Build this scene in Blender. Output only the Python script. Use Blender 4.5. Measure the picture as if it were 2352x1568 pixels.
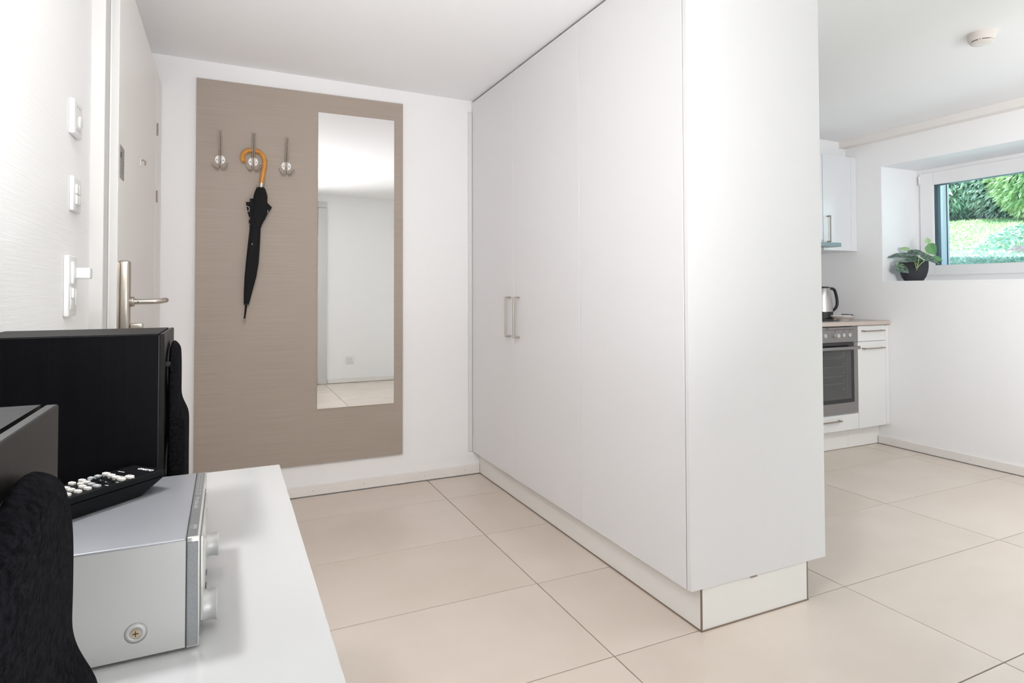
import bpy, bmesh, math, random
from mathutils import Vector, Matrix, Euler
random.seed(7)
C = bpy.context.scene.collection
for o in list(bpy.data.objects): bpy.data.objects.remove(o)
PI = math.pi

# ------------------------------------------------------------------ camera
cam = bpy.data.cameras.new('camera'); camo = bpy.data.objects.new('camera', cam); C.objects.link(camo)
cam.sensor_fit = 'HORIZONTAL'; cam.sensor_width = 36
cam.lens = 1403.6 / 2352 * 36
cam.shift_x = (1176 - 1170.3) / 2352; cam.shift_y = (637.1 - 784) / 2352
cam.clip_start = 0.02; cam.clip_end = 200
yaw, pitch, roll = 0.433445, 0.022221, -0.002572
fw = Vector((math.sin(yaw)*math.cos(pitch), math.cos(yaw)*math.cos(pitch), math.sin(pitch)))
rt = Vector((math.cos(yaw), -math.sin(yaw), 0)); up = rt.cross(fw)
rt2 = rt*math.cos(roll) + up*math.sin(roll); up2 = -rt*math.sin(roll) + up*math.cos(roll)
camo.matrix_world = Matrix(((rt2.x, up2.x, -fw.x, 0), (rt2.y, up2.y, -fw.y, 0), (rt2.z, up2.z, -fw.z, 1.1), (0, 0, 0, 1)))
bpy.context.scene.camera = camo

# ------------------------------------------------------------------ world, sun, lights, exposure
sc = bpy.context.scene
sc.view_settings.view_transform = 'Standard'; sc.view_settings.look = 'None'
sc.view_settings.gamma = 1; sc.view_settings.use_curve_mapping = False
sc.view_settings.exposure = 0.0
w = bpy.data.worlds.new('sky'); sc.world = w; w.use_nodes = True
nt = w.node_tree; bg = nt.nodes['Background']
tc = nt.nodes.new('ShaderNodeTexCoord'); sp = nt.nodes.new('ShaderNodeSeparateXYZ'); cr = nt.nodes.new('ShaderNodeValToRGB')
nt.links.new(tc.outputs['Generated'], sp.inputs[0]); nt.links.new(sp.outputs['Z'], cr.inputs[0]); nt.links.new(cr.outputs[0], bg.inputs[0])
cr.color_ramp.elements[0].position = 0.0; cr.color_ramp.elements[0].color = (0.80, 0.90, 1.0, 1)
cr.color_ramp.elements[1].position = 0.8; cr.color_ramp.elements[1].color = (0.55, 0.75, 1.0, 1)
bg.inputs[1].default_value = 2.6
sun = bpy.data.lights.new('sun', 'SUN'); sun.energy = 9.5; sun.angle = 0.01; sun.color = (1, 0.97, 0.9)
so = bpy.data.objects.new('sun', sun); C.objects.link(so); so.rotation_euler = Euler((math.radians(8), math.radians(-24), 0))

def area(name, loc, direction, sx, sy, power, col=(1, 1, 1), spread=PI):
    l = bpy.data.lights.new(name, 'AREA'); l.shape = 'RECTANGLE'; l.size = sx; l.size_y = sy; l.energy = power; l.color = col; l.spread = spread
    o = bpy.data.objects.new(name, l); C.objects.link(o); o.location = loc
    o.rotation_euler = Vector(direction).to_track_quat('-Z', 'Y').to_euler(); return o
# small source high on the left wall (the photographer's bounced flash), daylight from the garden door, and added out-of-view fills
area('wall_bounce', (-0.335, 1.02, 1.60), (0.55, -0.03, -1), 0.12, 0.12, 8, (0.96, 0.975, 1.0))
area('hall_high_fill', (-0.15, 0.75, 2.12), (0.62, 1.4, -1.0), 0.3, 0.2, 6.3, (1.0, 0.975, 0.95), spread=1.8)  # unseen fill added high in the hall, no fixture there
area('garden_door_daylight', (4.62, 0.42, 1.05), (-1, 0.15, -0.35), 1.3, 1.6, 14, (0.85, 0.93, 1.0))
area('kitchen_window_daylight', (4.80, 2.15, 1.60), (-1, 0.0, 0.1), 1.1, 0.55, 4, (0.62, 0.80, 1.0))
area('hall_ceiling_wash', (0.35, -0.45, 0.35), (0.08, 0.9, 1), 0.5, 0.3, 16, (0.96, 0.97, 1.0), spread=1.5)  # upward fill added near the floor to lift the hall ceiling
area('kitchen_fill', (2.25, -0.2, 1.35), (1, 1.05, 0.10), 0.6, 0.4, 9.5, (0.97, 0.98, 1.0), spread=1.25)  # added fill aimed at the right wall and kitchen
area('kitchen_bounce', (3.55, 0.0, 1.2), (0.0, 0.5, 1), 0.8, 0.6, 3.5, (0.93, 0.965, 1.0), spread=1.8)  # added upward fill that brightens the kitchen ceiling
area('hall_low', (0.2, -0.60, 1.0), (0.08, 1, 0.12), 0.6, 0.35, 9, (0.96, 0.975, 1.0))  # added fill behind the camera for the lower hall
area('kitchen_top_fill', (3.5, 0.3, 2.18), (0, 0.45, -1), 0.5, 0.5, 13, (0.93, 0.96, 1.0), spread=1.7)  # unseen fill added overhead to brighten the kitchen floor

# ------------------------------------------------------------------ materials
def mat(name, col, rough=0.5, metal=0.0, spec=0.5, noise=0, nscale=(5, 5, 5), ncol=None, bump=0, bscale=(50, 50, 50), bdist=0.001, coat=0, emit=None, detail=4):
    m = bpy.data.materials.new(name); m.use_nodes = True; n = m.node_tree; b = n.nodes['Principled BSDF']
    b.inputs['Base Color'].default_value = (*col, 1); b.inputs['Roughness'].default_value = rough; b.inputs['Metallic'].default_value = metal
    b.inputs['Specular IOR Level'].default_value = spec; b.inputs['Coat Weight'].default_value = coat
    t = n.nodes.new('ShaderNodeTexCoord')
    def nz(scale, det=4):
        mp = n.nodes.new('ShaderNodeMapping'); mp.inputs['Scale'].default_value = scale; n.links.new(t.outputs['Object'], mp.inputs[0])
        x = n.nodes.new('ShaderNodeTexNoise'); x.inputs['Scale'].default_value = 1; x.inputs['Detail'].default_value = det
        n.links.new(mp.outputs[0], x.inputs['Vector']); return x
    if noise:
        x = nz(nscale, detail); r = n.nodes.new('ShaderNodeValToRGB'); n.links.new(x.outputs['Fac'], r.inputs[0])
        c2 = ncol or tuple(c*(1-noise) for c in col)
        r.color_ramp.elements[0].position = 0.35; r.color_ramp.elements[0].color = (*c2, 1)
        r.color_ramp.elements[1].position = 0.65; r.color_ramp.elements[1].color = (*col, 1)
        n.links.new(r.outputs[0], b.inputs['Base Color'])
    if bump:
        x = nz(bscale, 5); bp = n.nodes.new('ShaderNodeBump'); bp.inputs['Strength'].default_value = bump; bp.inputs['Distance'].default_value = bdist
        n.links.new(x.outputs['Fac'], bp.inputs['Height']); n.links.new(bp.outputs[0], b.inputs['Normal'])
    if emit: b.inputs['Emission Color'].default_value = (*emit[0], 1); b.inputs['Emission Strength'].default_value = emit[1]
    return m
def srgb(r, g, b):
    f = lambda c: ((c/255+0.055)/1.055)**2.4 if c > 10 else c/255/12.92
    return (f(r), f(g), f(b))
M = dict(
 wall=mat('wall_paint', srgb(246, 245, 245), 0.75, spec=0.25, bump=0.22, bscale=(7, 7, 150), bdist=0.002),
 ceil=mat('ceiling_paint', srgb(247, 246, 246), 0.85, spec=0.2, bump=0.1, bscale=(60, 60, 60)),
 reveal=mat('reveal_paint', srgb(246, 246, 247), 0.7, spec=0.25, bump=0.1),
 trim=mat('cream_trim', srgb(238, 233, 228), 0.45, bump=0.05),
 grout=mat('brown_grout', srgb(84, 67, 56), 0.9, spec=0.1),
 tile=mat('beige_tile', srgb(221, 208, 196), 0.24, spec=0.42, noise=1, nscale=(2.2, 2.2, 2.2), ncol=srgb(213, 200, 187), bump=0.05, bscale=(40, 40, 40), bdist=0.0006),
 tile2=mat('beige_tile_warm', srgb(219, 206, 194), 0.26, spec=0.42, noise=1, nscale=(1.7, 2.9, 2.2), ncol=srgb(214, 200, 186), bump=0.05, bscale=(40, 40, 40), bdist=0.0006),
 ward=mat('wardrobe_laminate', srgb(231, 230, 231), 0.42, spec=0.35),
 edge=mat('wardrobe_edge', srgb(226, 226, 224), 0.45),
 kick=mat('plinth_white', srgb(242, 240, 236), 0.35),
 bronze=mat('bronze_edge', srgb(140, 122, 108), 0.4, metal=0.3),
 gap=mat('shadow_gap', srgb(95, 86, 78), 0.9),
 panel=mat('taupe_panel', srgb(174, 161, 150), 0.5, spec=0.3, noise=1, nscale=(3, 3, 260), ncol=srgb(168, 155, 143), bump=0.25, bscale=(4, 4, 420), bdist=0.0006),
 mirror=mat('mirror_glass', (0.985, 0.987, 0.985), 0.0, metal=1.0),
 steel=mat('brushed_steel', srgb(190, 182, 172), 0.3, metal=1.0, bump=0.05, bscale=(300, 300, 10)),
 steeld=mat('dull_steel', srgb(172, 160, 150), 0.35, metal=0.85),
 ksteel=mat('kettle_steel', srgb(205, 202, 200), 0.28, metal=0.9),
 disc=mat('pale_disc', srgb(248, 246, 244), 0.4),
 white=mat('white_plastic', srgb(232, 232, 232), 0.3), detector=mat('detector_plastic', srgb(224, 216, 209), 0.45),
 doorw=mat('door_paint', srgb(248, 245, 242), 0.4, bump=0.04),
 doorc=mat('door_edge_cream', srgb(212, 211, 209), 0.5),
 notice=mat('grey_notice', srgb(150, 147, 143), 0.4),
 dark=mat('dark_ink', srgb(60, 60, 60), 0.6),
 greyink=mat('grey_ink', srgb(125, 123, 122), 0.6),
 slot=mat('socket_hole', srgb(150, 148, 147), 0.8),
 gloss=mat('white_gloss', srgb(202, 202, 201), 0.14, spec=0.5, noise=0.01, nscale=(6, 6, 6)),
 blackwood=mat('black_ash', srgb(10, 10, 13), 0.5, spec=0.08, noise=1, nscale=(90, 90, 4), ncol=srgb(7, 7, 9), bump=0.4, bscale=(160, 160, 6), bdist=0.0006),
 blacktop=mat('black_ash_top', srgb(18, 17, 17), 0.45, spec=0.06, noise=1, nscale=(6, 90, 90), ncol=srgb(18, 18, 18), bump=0.4, bscale=(8, 160, 160), bdist=0.0006),
 baffle=mat('baffle_black', srgb(26, 24, 23), 0.42, spec=0.14, bump=0.1, bscale=(400, 400, 400), bdist=0.0004),
 foam=mat('black_foam', srgb(24, 24, 28), 0.95, spec=0.04, noise=1, nscale=(260, 260, 260), ncol=srgb(8, 8, 9), bump=1.0, bscale=(330, 330, 330), bdist=0.003),
 cone=mat('woofer_cone', srgb(12, 12, 12), 0.5),
 alu=mat('silver_case', srgb(166, 168, 173), 0.38, metal=0.55, noise=1, nscale=(900, 900, 900), ncol=srgb(168, 170, 174), bump=0.05, bscale=(900, 900, 900), bdist=0.0003),
 alus=mat('silver_side', srgb(196, 196, 194), 0.45, metal=0.35),
 alubr=mat('bright_silver', srgb(214, 213, 210), 0.28, metal=0.6),
 gstrip=mat('grey_strip', srgb(118, 118, 118), 0.5, metal=0.2, noise=1, nscale=(700, 700, 700), ncol=srgb(108, 108, 109)),
 ginset=mat('grey_inset', srgb(150, 152, 154), 0.5, metal=0.3, noise=1, nscale=(700, 700, 700), ncol=srgb(138, 140, 142)),
 brass=mat('screw_brass', srgb(200, 180, 150), 0.3, metal=0.9),
 print=mat('light_print', srgb(162, 162, 162), 0.6),
 whiteprint=mat('white_print', srgb(230, 232, 235), 0.5),
 remote=mat('remote_black', srgb(13, 13, 15), 0.45, spec=0.15, bump=0.1, bscale=(900, 900, 900), bdist=0.0003),
 bwhite=mat('button_white', srgb(240, 234, 226), 0.4), bgrey=mat('button_grey', srgb(176, 180, 178), 0.4), bblack=mat('button_black', srgb(14, 16, 18), 0.3),
 cane=mat('cane_handle', srgb(214, 152, 62), 0.35, spec=0.5, noise=1, nscale=(60, 60, 18), ncol=srgb(196, 128, 46), coat=0.3),
 fabric=mat('umbrella_cloth', srgb(26, 26, 27), 0.8, spec=0.2, bump=0.2, bscale=(300, 300, 80)),
 lamin=mat('kitchen_front', srgb(226, 226, 224), 0.35),
 laming=mat('wall_cabinet_front', srgb(230, 232, 235), 0.22),
 counter=mat('beige_worktop', srgb(200, 186, 176), 0.35, noise=1, nscale=(120, 120, 120), ncol=srgb(192, 178, 168)),
 inox=mat('oven_steel', srgb(146, 143, 142), 0.38, metal=0.7, bump=0.04, bscale=(10, 300, 300)),
 blackglass=mat('black_glass', srgb(28, 28, 29), 0.08, spec=0.6),
 ovenin=mat('oven_interior', srgb(70, 70, 70), 0.5),
 hoodg=mat('hood_teal_glass', srgb(110, 132, 136), 0.25, noise=1, nscale=(200, 200, 200), ncol=srgb(98, 120, 126)),
 red=mat('red_mark', srgb(170, 40, 60), 0.5),
 black=mat('black_plastic', srgb(36, 37, 40), 0.4),
 ceramic=mat('white_ceramic', srgb(228, 222, 218), 0.25), paper=mat('sachet_paper', srgb(235, 228, 222), 0.6), foil=mat('sachet_foil', srgb(110, 112, 116), 0.35, metal=0.4),
 pot=mat('charcoal_pot', srgb(66, 66, 70), 0.85, spec=0.2, bump=0.15, bscale=(150, 150, 150)), soil=mat('soil', srgb(50, 40, 32), 0.95),
 leafd=mat('variegated_leaf', srgb(128, 150, 140), 0.45, noise=1, nscale=(110, 45, 110), ncol=srgb(40, 72, 46)),
 leafp=mat('pale_leaf', srgb(168, 200, 150), 0.5), leafg=mat('green_leaf', srgb(112, 168, 112), 0.45), stem=mat('stem_green', srgb(150, 180, 110), 0.5),
 pvc=mat('window_pvc', srgb(236, 234, 234), 0.35), gasket=mat('gasket', srgb(50, 66, 78), 0.6), guide=mat('blind_guide', srgb(214, 222, 232), 0.4),
 lawn=mat('lawn', srgb(226, 238, 200), 0.9, spec=0.1, noise=1, nscale=(3, 3, 3), ncol=srgb(206, 228, 180), bump=1, bscale=(40, 40, 40), bdist=0.05),
 fol1=mat('foliage_mint', srgb(178, 216, 190), 0.3, spec=0.9, noise=1, nscale=(3.3, 3.3, 3.3), ncol=srgb(135, 192, 175)),
 fol2=mat('foliage_fresh', srgb(212, 232, 180), 0.3, spec=0.9, noise=1, nscale=(2, 2, 2), ncol=srgb(160, 206, 150)),
 fol3=mat('foliage_silver', srgb(215, 234, 225), 0.45, noise=1, nscale=(3, 3, 3), ncol=srgb(150, 200, 180)),
 core=mat('foliage_core', srgb(50, 98, 92), 0.95, spec=0.1), rock=mat('garden_rock', srgb(150, 142, 140), 0.9, bump=1, bscale=(8, 8, 8), bdist=0.05, noise=1, nscale=(4, 4, 4), ncol=srgb(100, 98, 100)),
 render=mat('outer_render', srgb(225, 228, 232), 0.8),
)
g = bpy.data.materials.new('window_glass'); g.use_nodes = True; n = g.node_tree
for x in list(n.nodes):
    if x.type == 'BSDF_PRINCIPLED': n.nodes.remove(x)
tr = n.nodes.new('ShaderNodeBsdfTransparent'); gl = n.nodes.new('ShaderNodeBsdfGlossy'); gl.inputs['Roughness'].default_value = 0.0
fr = n.nodes.new('ShaderNodeFresnel'); fr.inputs[0].default_value = 1.45; mx = n.nodes.new('ShaderNodeMixShader')
tr.inputs[0].default_value = (0.94, 0.97, 0.98, 1)
n.links.new(fr.outputs[0], mx.inputs[0]); n.links.new(tr.outputs[0], mx.inputs[1]); n.links.new(gl.outputs[0], mx.inputs[2])
n.links.new(mx.outputs[0], n.nodes['Material Output'].inputs[0]); M['glass'] = g
for k in ('fol1', 'fol2', 'fol3', 'leafp', 'leafg'):      # thin leaves let light through
    b = M[k].node_tree.nodes['Principled BSDF']; b.inputs['Transmission Weight'].default_value = 0.0

# ------------------------------------------------------------------ helpers
ORG = {}
def BM(): return bmesh.new()
def box(bm, x0, x1, y0, y1, z0, z1, bev=0, seg=2):
    vs = [bm.verts.new((x, y, z)) for x in (x0, x1) for y in (y0, y1) for z in (z0, z1)]
    F = [(0, 1, 3, 2), (4, 6, 7, 5), (0, 4, 5, 1), (2, 3, 7, 6), (0, 2, 6, 4), (1, 5, 7, 3)]
    fs = [bm.faces.new([vs[i] for i in f]) for f in F]
    if bev:
        es = list({e for f in fs for e in f.edges}); bmesh.ops.bevel(bm, geom=es, offset=bev, segments=seg, profile=0.5, affect='EDGES')
    return bm
def B(*a, **k): return box(BM(), *a, **k)
def tube(bm, pts, r, seg=12, cap=True):
    pts = [Vector(p) for p in pts]; rr = r if isinstance(r, (list, tuple)) else [r]*len(pts); rings = []
    t0 = (pts[1]-pts[0]).normalized(); ref = Vector((0, 0, 1)) if abs(t0.z) < 0.9 else Vector((1, 0, 0)); u = t0.cross(ref).normalized()
    for i, p in enumerate(pts):
        t = (pts[min(i+1, len(pts)-1)] - pts[max(i-1, 0)]).normalized(); u = (u - t*u.dot(t)).normalized(); v = t.cross(u)
        rings.append([bm.verts.new(p + (u*math.cos(2*PI*k/seg) + v*math.sin(2*PI*k/seg))*rr[i]) for k in range(seg)])
    for a, b in zip(rings, rings[1:]):
        for k in range(seg): bm.faces.new((a[k], a[(k+1) % seg], b[(k+1) % seg], b[k]))
    if cap: bm.faces.new(rings[0][::-1]); bm.faces.new(rings[-1])
    return bm
def spline(pts, n=6):
    pts = [Vector(p) for p in pts]; P = [pts[0]*2-pts[1]] + pts + [pts[-1]*2-pts[-2]]; out = []
    for i in range(1, len(P)-2):
        for k in range(n):
            t = k/n; a, b, c, d = P[i-1], P[i], P[i+1], P[i+2]
            out.append(0.5*((2*b) + (c-a)*t + (2*a-5*b+4*c-d)*t*t + (3*b-a-3*c+d)*t**3))
    return out + [pts[-1]]
def lathe(bm, prof, c=(0, 0, 0), axis='Z', seg=32):
    rings = []
    for r, h in prof:
        ring = []
        for k in range(seg):
            a = 2*PI*k/seg; p = (r*math.cos(a), r*math.sin(a), h)
            if axis == 'X': p = (h, p[0], p[1])
            if axis == 'Y': p = (p[0], h, p[1])
            ring.append(bm.verts.new(Vector(p) + Vector(c)))
        rings.append(ring)
    for a, b in zip(rings, rings[1:]):
        for k in range(seg): bm.faces.new((a[k], a[(k+1) % seg], b[(k+1) % seg], b[k]))
    bm.faces.new(rings[0]); bm.faces.new(rings[-1]); return bm
def prism(bm, poly, a0, a1, axis='Y'):
    f = {'X': lambda p, h: (h, p[0], p[1]), 'Y': lambda p, h: (p[0], h, p[1]), 'Z': lambda p, h: (p[0], p[1], h)}[axis]
    A = [bm.verts.new(f(p, a0)) for p in poly]; Bv = [bm.verts.new(f(p, a1)) for p in poly]; nn = len(poly)
    bm.faces.new(A); bm.faces.new(Bv[::-1])
    for i in range(nn): bm.faces.new((A[i], Bv[i], Bv[(i+1) % nn], A[(i+1) % nn]))
    return bm
def link(name, bm, m, parent=None, smooth=False, loc=None, recalc=True, label=None):
    if recalc: bmesh.ops.recalc_face_normals(bm, faces=bm.faces)
    org = ORG[parent.name] if parent else (Vector(loc) if loc is not None else Vector((0, 0, 0)))
    bmesh.ops.translate(bm, vec=-org, verts=bm.verts)
    me = bpy.data.meshes.new(name); bm.to_mesh(me); bm.free(); me.materials.append(M[m] if isinstance(m, str) else m)
    if smooth:
        for p in me.polygons: p.use_smooth = True
        if smooth != 'all': me.set_sharp_from_angle(angle=math.radians(38))
    o = bpy.data.objects.new(name, me); C.objects.link(o); ORG[o.name] = org
    if parent: o.parent = parent
    else: o.location = org
    if label: o['label'] = label
    return o
def tag(o, label, cat, group=None):
    o['label'] = label; o['category'] = cat
    if group: o['group'] = group
    return o
def thing(name, label, cat, loc, group=None):
    o = bpy.data.objects.new(name, None); C.objects.link(o); o.location = loc; o.empty_display_size = 0.05; ORG[o.name] = Vector(loc)
    return tag(o, label, cat, group)
def struct(name, bm, m, parent=None, smooth=False):
    o = link(name, bm, m, parent, smooth)
    if not parent: o['kind'] = 'structure'
    return o
def text(name, s, size, m, mtx, parent, depth=0.0002, bold=0):
    cu = bpy.data.curves.new('t', 'FONT'); cu.body = s; cu.size = size; cu.extrude = depth; cu.offset = bold; cu.resolution_u = 3
    cu.align_x = 'CENTER'; cu.align_y = 'CENTER'
    t = bpy.data.objects.new('t', cu); C.objects.link(t); dg = bpy.context.evaluated_depsgraph_get(); me = bpy.data.meshes.new_from_object(t.evaluated_get(dg))
    bpy.data.objects.remove(t); me.transform(mtx); me.transform(Matrix.Translation(-ORG[parent.name])); me.materials.clear(); me.materials.append(M[m])
    o = bpy.data.objects.new(name, me); C.objects.link(o); o.parent = parent; ORG[o.name] = ORG[parent.name]; return o
def frame3(origin, ex, ey, ez=None):
    ex = Vector(ex).normalized(); ey = Vector(ey).normalized(); ez = ex.cross(ey)
    return Matrix(((ex.x, ey.x, ez.x, origin[0]), (ex.y, ey.y, ez.y, origin[1]), (ex.z, ey.z, ez.z, origin[2]), (0, 0, 0, 1)))

# ------------------------------------------------------------------ room shell
XL, XR, BW, RW = -0.356, 4.276, 3.465, -0.67
def cz(x): return 2.283 - 0.0135*(x + 0.356)         # the ceiling falls a little towards the kitchen
struct('floor', B(XL-0.2, 5.0, RW-1.5, BW+0.2, -0.10, -0.006), 'grout')
floor = bpy.data.objects['floor']
xs = [-0.94, 0.06, 1.068, 2.092, 3.094, 4.087, XR+0.9]; ys = [RW-0.5, -0.487, 0.025, 0.537, 1.049, 1.562, 2.069, 2.579, 3.10, BW+0.5]
k = 0
for i in range(len(xs)-1):
    for j in range(len(ys)-1):
        x0 = max(xs[i]+0.0020, XL+0.003); x1 = min(xs[i+1]-0.0020, XR-0.0175); y0 = max(ys[j]+0.0020, RW+0.018); y1 = min(ys[j+1]-0.0020, BW-0.018)
        if x1-x0 < 0.01 or y1-y0 < 0.01: continue
        box_ = B(x0, x1, y0, y1, -0.009, random.uniform(-0.0003, 0.0), bev=0.0006, seg=1); k += 1
        link('tile', box_, 'tile' if k % 2 else 'tile2', floor)
bm = BM(); v = [bm.verts.new(p) for p in ((XL-.2, RW-.2, cz(XL-.2)), (5.0, RW-.2, cz(5)), (5.0, BW+.2, cz(5)), (XL-.2, BW+.2, cz(XL-.2)))]
v2 = [bm.verts.new((p.co.x, p.co.y, 2.45)) for p in v]; bm.faces.new(v); bm.faces.new(v2[::-1])
for i in range(4): bm.faces.new((v[i], v[(i+1) % 4], v2[(i+1) % 4], v2[i]))
struct('ceiling', bm, 'ceil')
struct('wall_back', B(XL-0.2, 5.0, BW, BW+0.2, -0.05, 2.35), 'wall')
DY0, DY1, DTOP = 2.077, 3.30, 2.19       # entrance door frame outer size
bm = B(XL-0.2, XL, RW, DY0+.05, -0.05, 2.35); box(bm, XL-0.2, XL, DY0+.05, BW, DTOP-.03, 2.35); box(bm, XL-.2, XL, DY1-.05, BW, -.05, DTOP-.03)
struct('wall_left', bm, 'wall')
# rear wall with an inner door (seen in the mirror)
bm = B(XL, 0.14, RW-0.2, RW, -0.05, 2.35); box(bm, 0.14, 1.02, RW-.2, RW, 2.12, 2.35); box(bm, 1.02, 5.0, RW-.2, RW, -.05, 2.35)
struct('wall_rear', bm, 'wall')
# right wall, thick, with window recess and a garden door opening
WY0, WY1, WZ0, WZ1 = 1.42, 2.858, 1.163, 1.992; GY0, GY1, GZ = -0.30, 1.12, 2.06; XO = 5.0
bm = B(XR, XO, WY1, BW, -.05, 2.35); box(bm, XR, XO, GY1, WY0, -.05, 2.35); box(bm, XR, XO, RW, GY0, -.05, 2.35)
box(bm, XR, XO, WY0, WY1, -.05, WZ0); box(bm, XR, XO, WY0, WY1, WZ1, 2.35); box(bm, XR, XO, GY0, GY1, GZ, 2.35)
struct('wall_right', bm, 'wall')
# baseboards
def board(name, bm, holes=()):
    o = struct(name, bm, 'trim')
    for h in holes: link('nail_head', lathe(BM(), [(0.0022, -0.0005), (0.0018, 0.0008)], h[:3], h[3], 10), 'bronze', o)
board('baseboard_back', B(XL, 1.395, BW-.014, BW, .0035, .058, bev=.002), [(.43, BW-.0145, .028, 'Y'), (.70, BW-.0145, .030, 'Y'), (1.05, BW-.0145, .029, 'Y'), (1.30, BW-.0145, .033, 'Y')])
board('baseboard_right', B(XR-.014, XR, GY1+.06, 2.90, .0035, .058, bev=.002), [(XR-.0145, 2.80, .03, 'X'), (XR-.0145, 2.30, .03, 'X'), (XR-.0145, 1.7, .03, 'X')])
board('baseboard_rear', B(1.10, XR, RW, RW+.014, .0035, .058, bev=.002))
board('baseboard_left', B(XL, XL+.014, RW, DY0, .0035, .058, bev=.002))
# cove board where the right wall meets the ceiling
struct('trim_1', B(4.205, XR, RW, 3.16, cz(4.2)-.048, cz(4.2)+.01, bev=.0015), 'trim')
struct('trim_2', B(1.326, 1.349, BW-.012, BW, .14, 2.19, bev=.001), 'edge')   # filler strip beside the wardrobe

# ------------------------------------------------------------------ entrance door (left wall)
d = struct('door_1', B(-.345, -.300, 2.163, 3.225, .006, 2.13, bev=.002), 'doorw')
link('door_edge', B(-.3185, -.3012, 2.1605, 2.1632, .006, 2.128), 'doorc', d, label='cream door leaf edge with chipped paint')
bm = B(XL-.02, -.322, DY0, 2.150, 0, 2.1395, bev=.003); box(bm, XL-.02, -.322, 3.24, BW-.005, 0, 2.1395, bev=.003); box(bm, XL-.02, -.322, DY0, BW-.005, 2.14, DTOP, bev=.003)
link('door_frame', bm, 'doorc', d, label='white steel door frame')
link('hinge_casing', B(-.345, -.2995, 3.2275, BW-.003, 0.0, 2.13, bev=.001), 'doorw', d)
link('door_gap_strip', B(-.352, -.3225, 2.150, 2.1555, 0, 2.14), 'gap', d)  # dark strip drawing the shaded gap between frame and leaf
for z0, z1 in ((1.823, 1.880), (1.513, 1.568), (.30, .355)):
    h = link('hinge', tube(BM(), [(-.2955, 3.236, z0), (-.2955, 3.236, z1)], .0035, 10), 'steeld', d)
sg = link('notice_plate', B(-.300, -.2985, 2.190, 2.272, 1.452, 1.553, bev=.0006, seg=1), 'notice', d, label='small grey notice on the door')
link('notice_text', B(-.2985, -.2981, 2.196, 2.214, 1.515, 1.532), 'dark', sg)
for i in range(7): link('notice_text', B(-.2985, -.2982, 2.222, 2.262-.006*(i % 3), 1.535-.0105*i, 1.538-.0105*i), 'greyink', sg)
p = link('escutcheon', B(-.300, -.272, 2.192, 2.238, .945, 1.197, bev=.006, seg=3), 'steel', d, smooth=True, label='brushed steel lock plate')
link('lock_guard', B(-.3005, -.296, 2.1645, 2.19, .945, 1.190, bev=.002), 'steel', p, smooth=True)
lv = link('lever_handle', tube(BM(), spline([(-.262, 2.217, 1.070), (-.225, 2.217, 1.070), (-.200, 2.219, 1.071), (-.188, 2.230, 1.072), (-.184, 2.255, 1.073), (-.184, 2.335, 1.073)], 5), .0083, 16), 'steel', d, smooth=True, label='brushed steel lever handle')
link('rose', lathe(BM(), [(.0145, 0), (.0155, .002), (.0155, .011), (.0135, .013)], (-.273, 2.217, 1.070), 'X', 28), 'steel', lv, smooth=True)
link('grub_screw', lathe(BM(), [(.0024, -.0005), (.0024, .0006)], (-.250, 2.2085, 1.070), 'Y', 12), 'dark', lv)
tk = link('thumb_turn', B(-.272, -.236, 2.209, 2.226, .985, 1.003, bev=.004, seg=3), 'steel', d, smooth=True)
pk = link('door_hook', tube(BM(), spline([(-.300, 2.684, 1.600), (-.288, 2.684, 1.600), (-.284, 2.684, 1.590), (-.286, 2.684, 1.582)], 4), .003, 8), 'steeld', d, smooth=True)
link('hook_base', B(-.300, -.2975, 2.676, 2.694, 1.578, 1.606, bev=.001), 'white', pk)

# ------------------------------------------------------------------ rear door, seen in the mirror
d2 = struct('door_2', B(.17, .985, RW-.10, RW-.06, .006, 2.10, bev=.002), 'trim')
bm = B(.985, 1.085, RW-.12, RW+.025, 0, 2.0995, bev=.008, seg=3); box(bm, .09, .17, RW-.12, RW+.025, 0, 2.0995, bev=.008, seg=3); box(bm, .09, 1.085, RW-.12, RW+.025, 2.10, 2.17, bev=.008, seg=3)
link('door_frame', bm, 'doorc', d2, smooth=True)

# ------------------------------------------------------------------ window 1 (kitchen)
WX = 4.690
wf = BM(); FO = 0.022
def rect_frame(bm, x0, x1, ya, yb, za, zb, t, tb=None, bev=.002):
    tb = tb or t
    box(bm, x0, x1, ya, ya+t, za, zb, bev=bev); box(bm, x0, x1, yb-t, yb, za, zb, bev=bev)
    box(bm, x0, x1, ya+t, yb-t, zb-t, zb, bev=bev); box(bm, x0, x1, ya+t, yb-t, za, za+tb, bev=bev)
    return bm
win = struct('window_1', rect_frame(BM(), WX, WX+.075, WY0, WY1, WZ0, WZ1, .032, .05), 'pvc')
sash = link('window_sash', rect_frame(BM(), WX-.014, WX+.03, WY0+.026, WY1-.026, WZ0+.045, WZ1-.030, .094, .072, bev=.004), 'pvc', win, label='white window sash')
link('window_gasket', rect_frame(BM(), WX+.004, WX+.068, WY0+.118, WY1-.118, WZ0+.115, WZ1-.118, .0065, .003, bev=0), 'gasket', win, label='dark rubber gasket')
link('window_pane', B(WX+.030, WX+.034, WY0+.12, WY1-.12, WZ0+.117, WZ1-.12), 'glass', win)
bm = B(WX+.075, WX+.155, WY1-.115, WY1-.030, WZ0+.05, WZ1-.02, bev=.003); box(bm, WX+.075, WX+.155, WY0+.03, WY0+.115, WZ0+.05, WZ1-.02, bev=.003)
link('blind_guide', bm, 'guide', win, label='pale grey roller blind guides')
bm = B(WX+.155, WX+.162, WY1-.118, WY1-.108, WZ0+.05, WZ1-.02); link('blind_slot', bm, 'gasket', win)
link('outer_frame', B(WX+.162, XO+.005, WY1-.045, WY1, WZ0, WZ1, bev=.003), 'guide', win)
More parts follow.
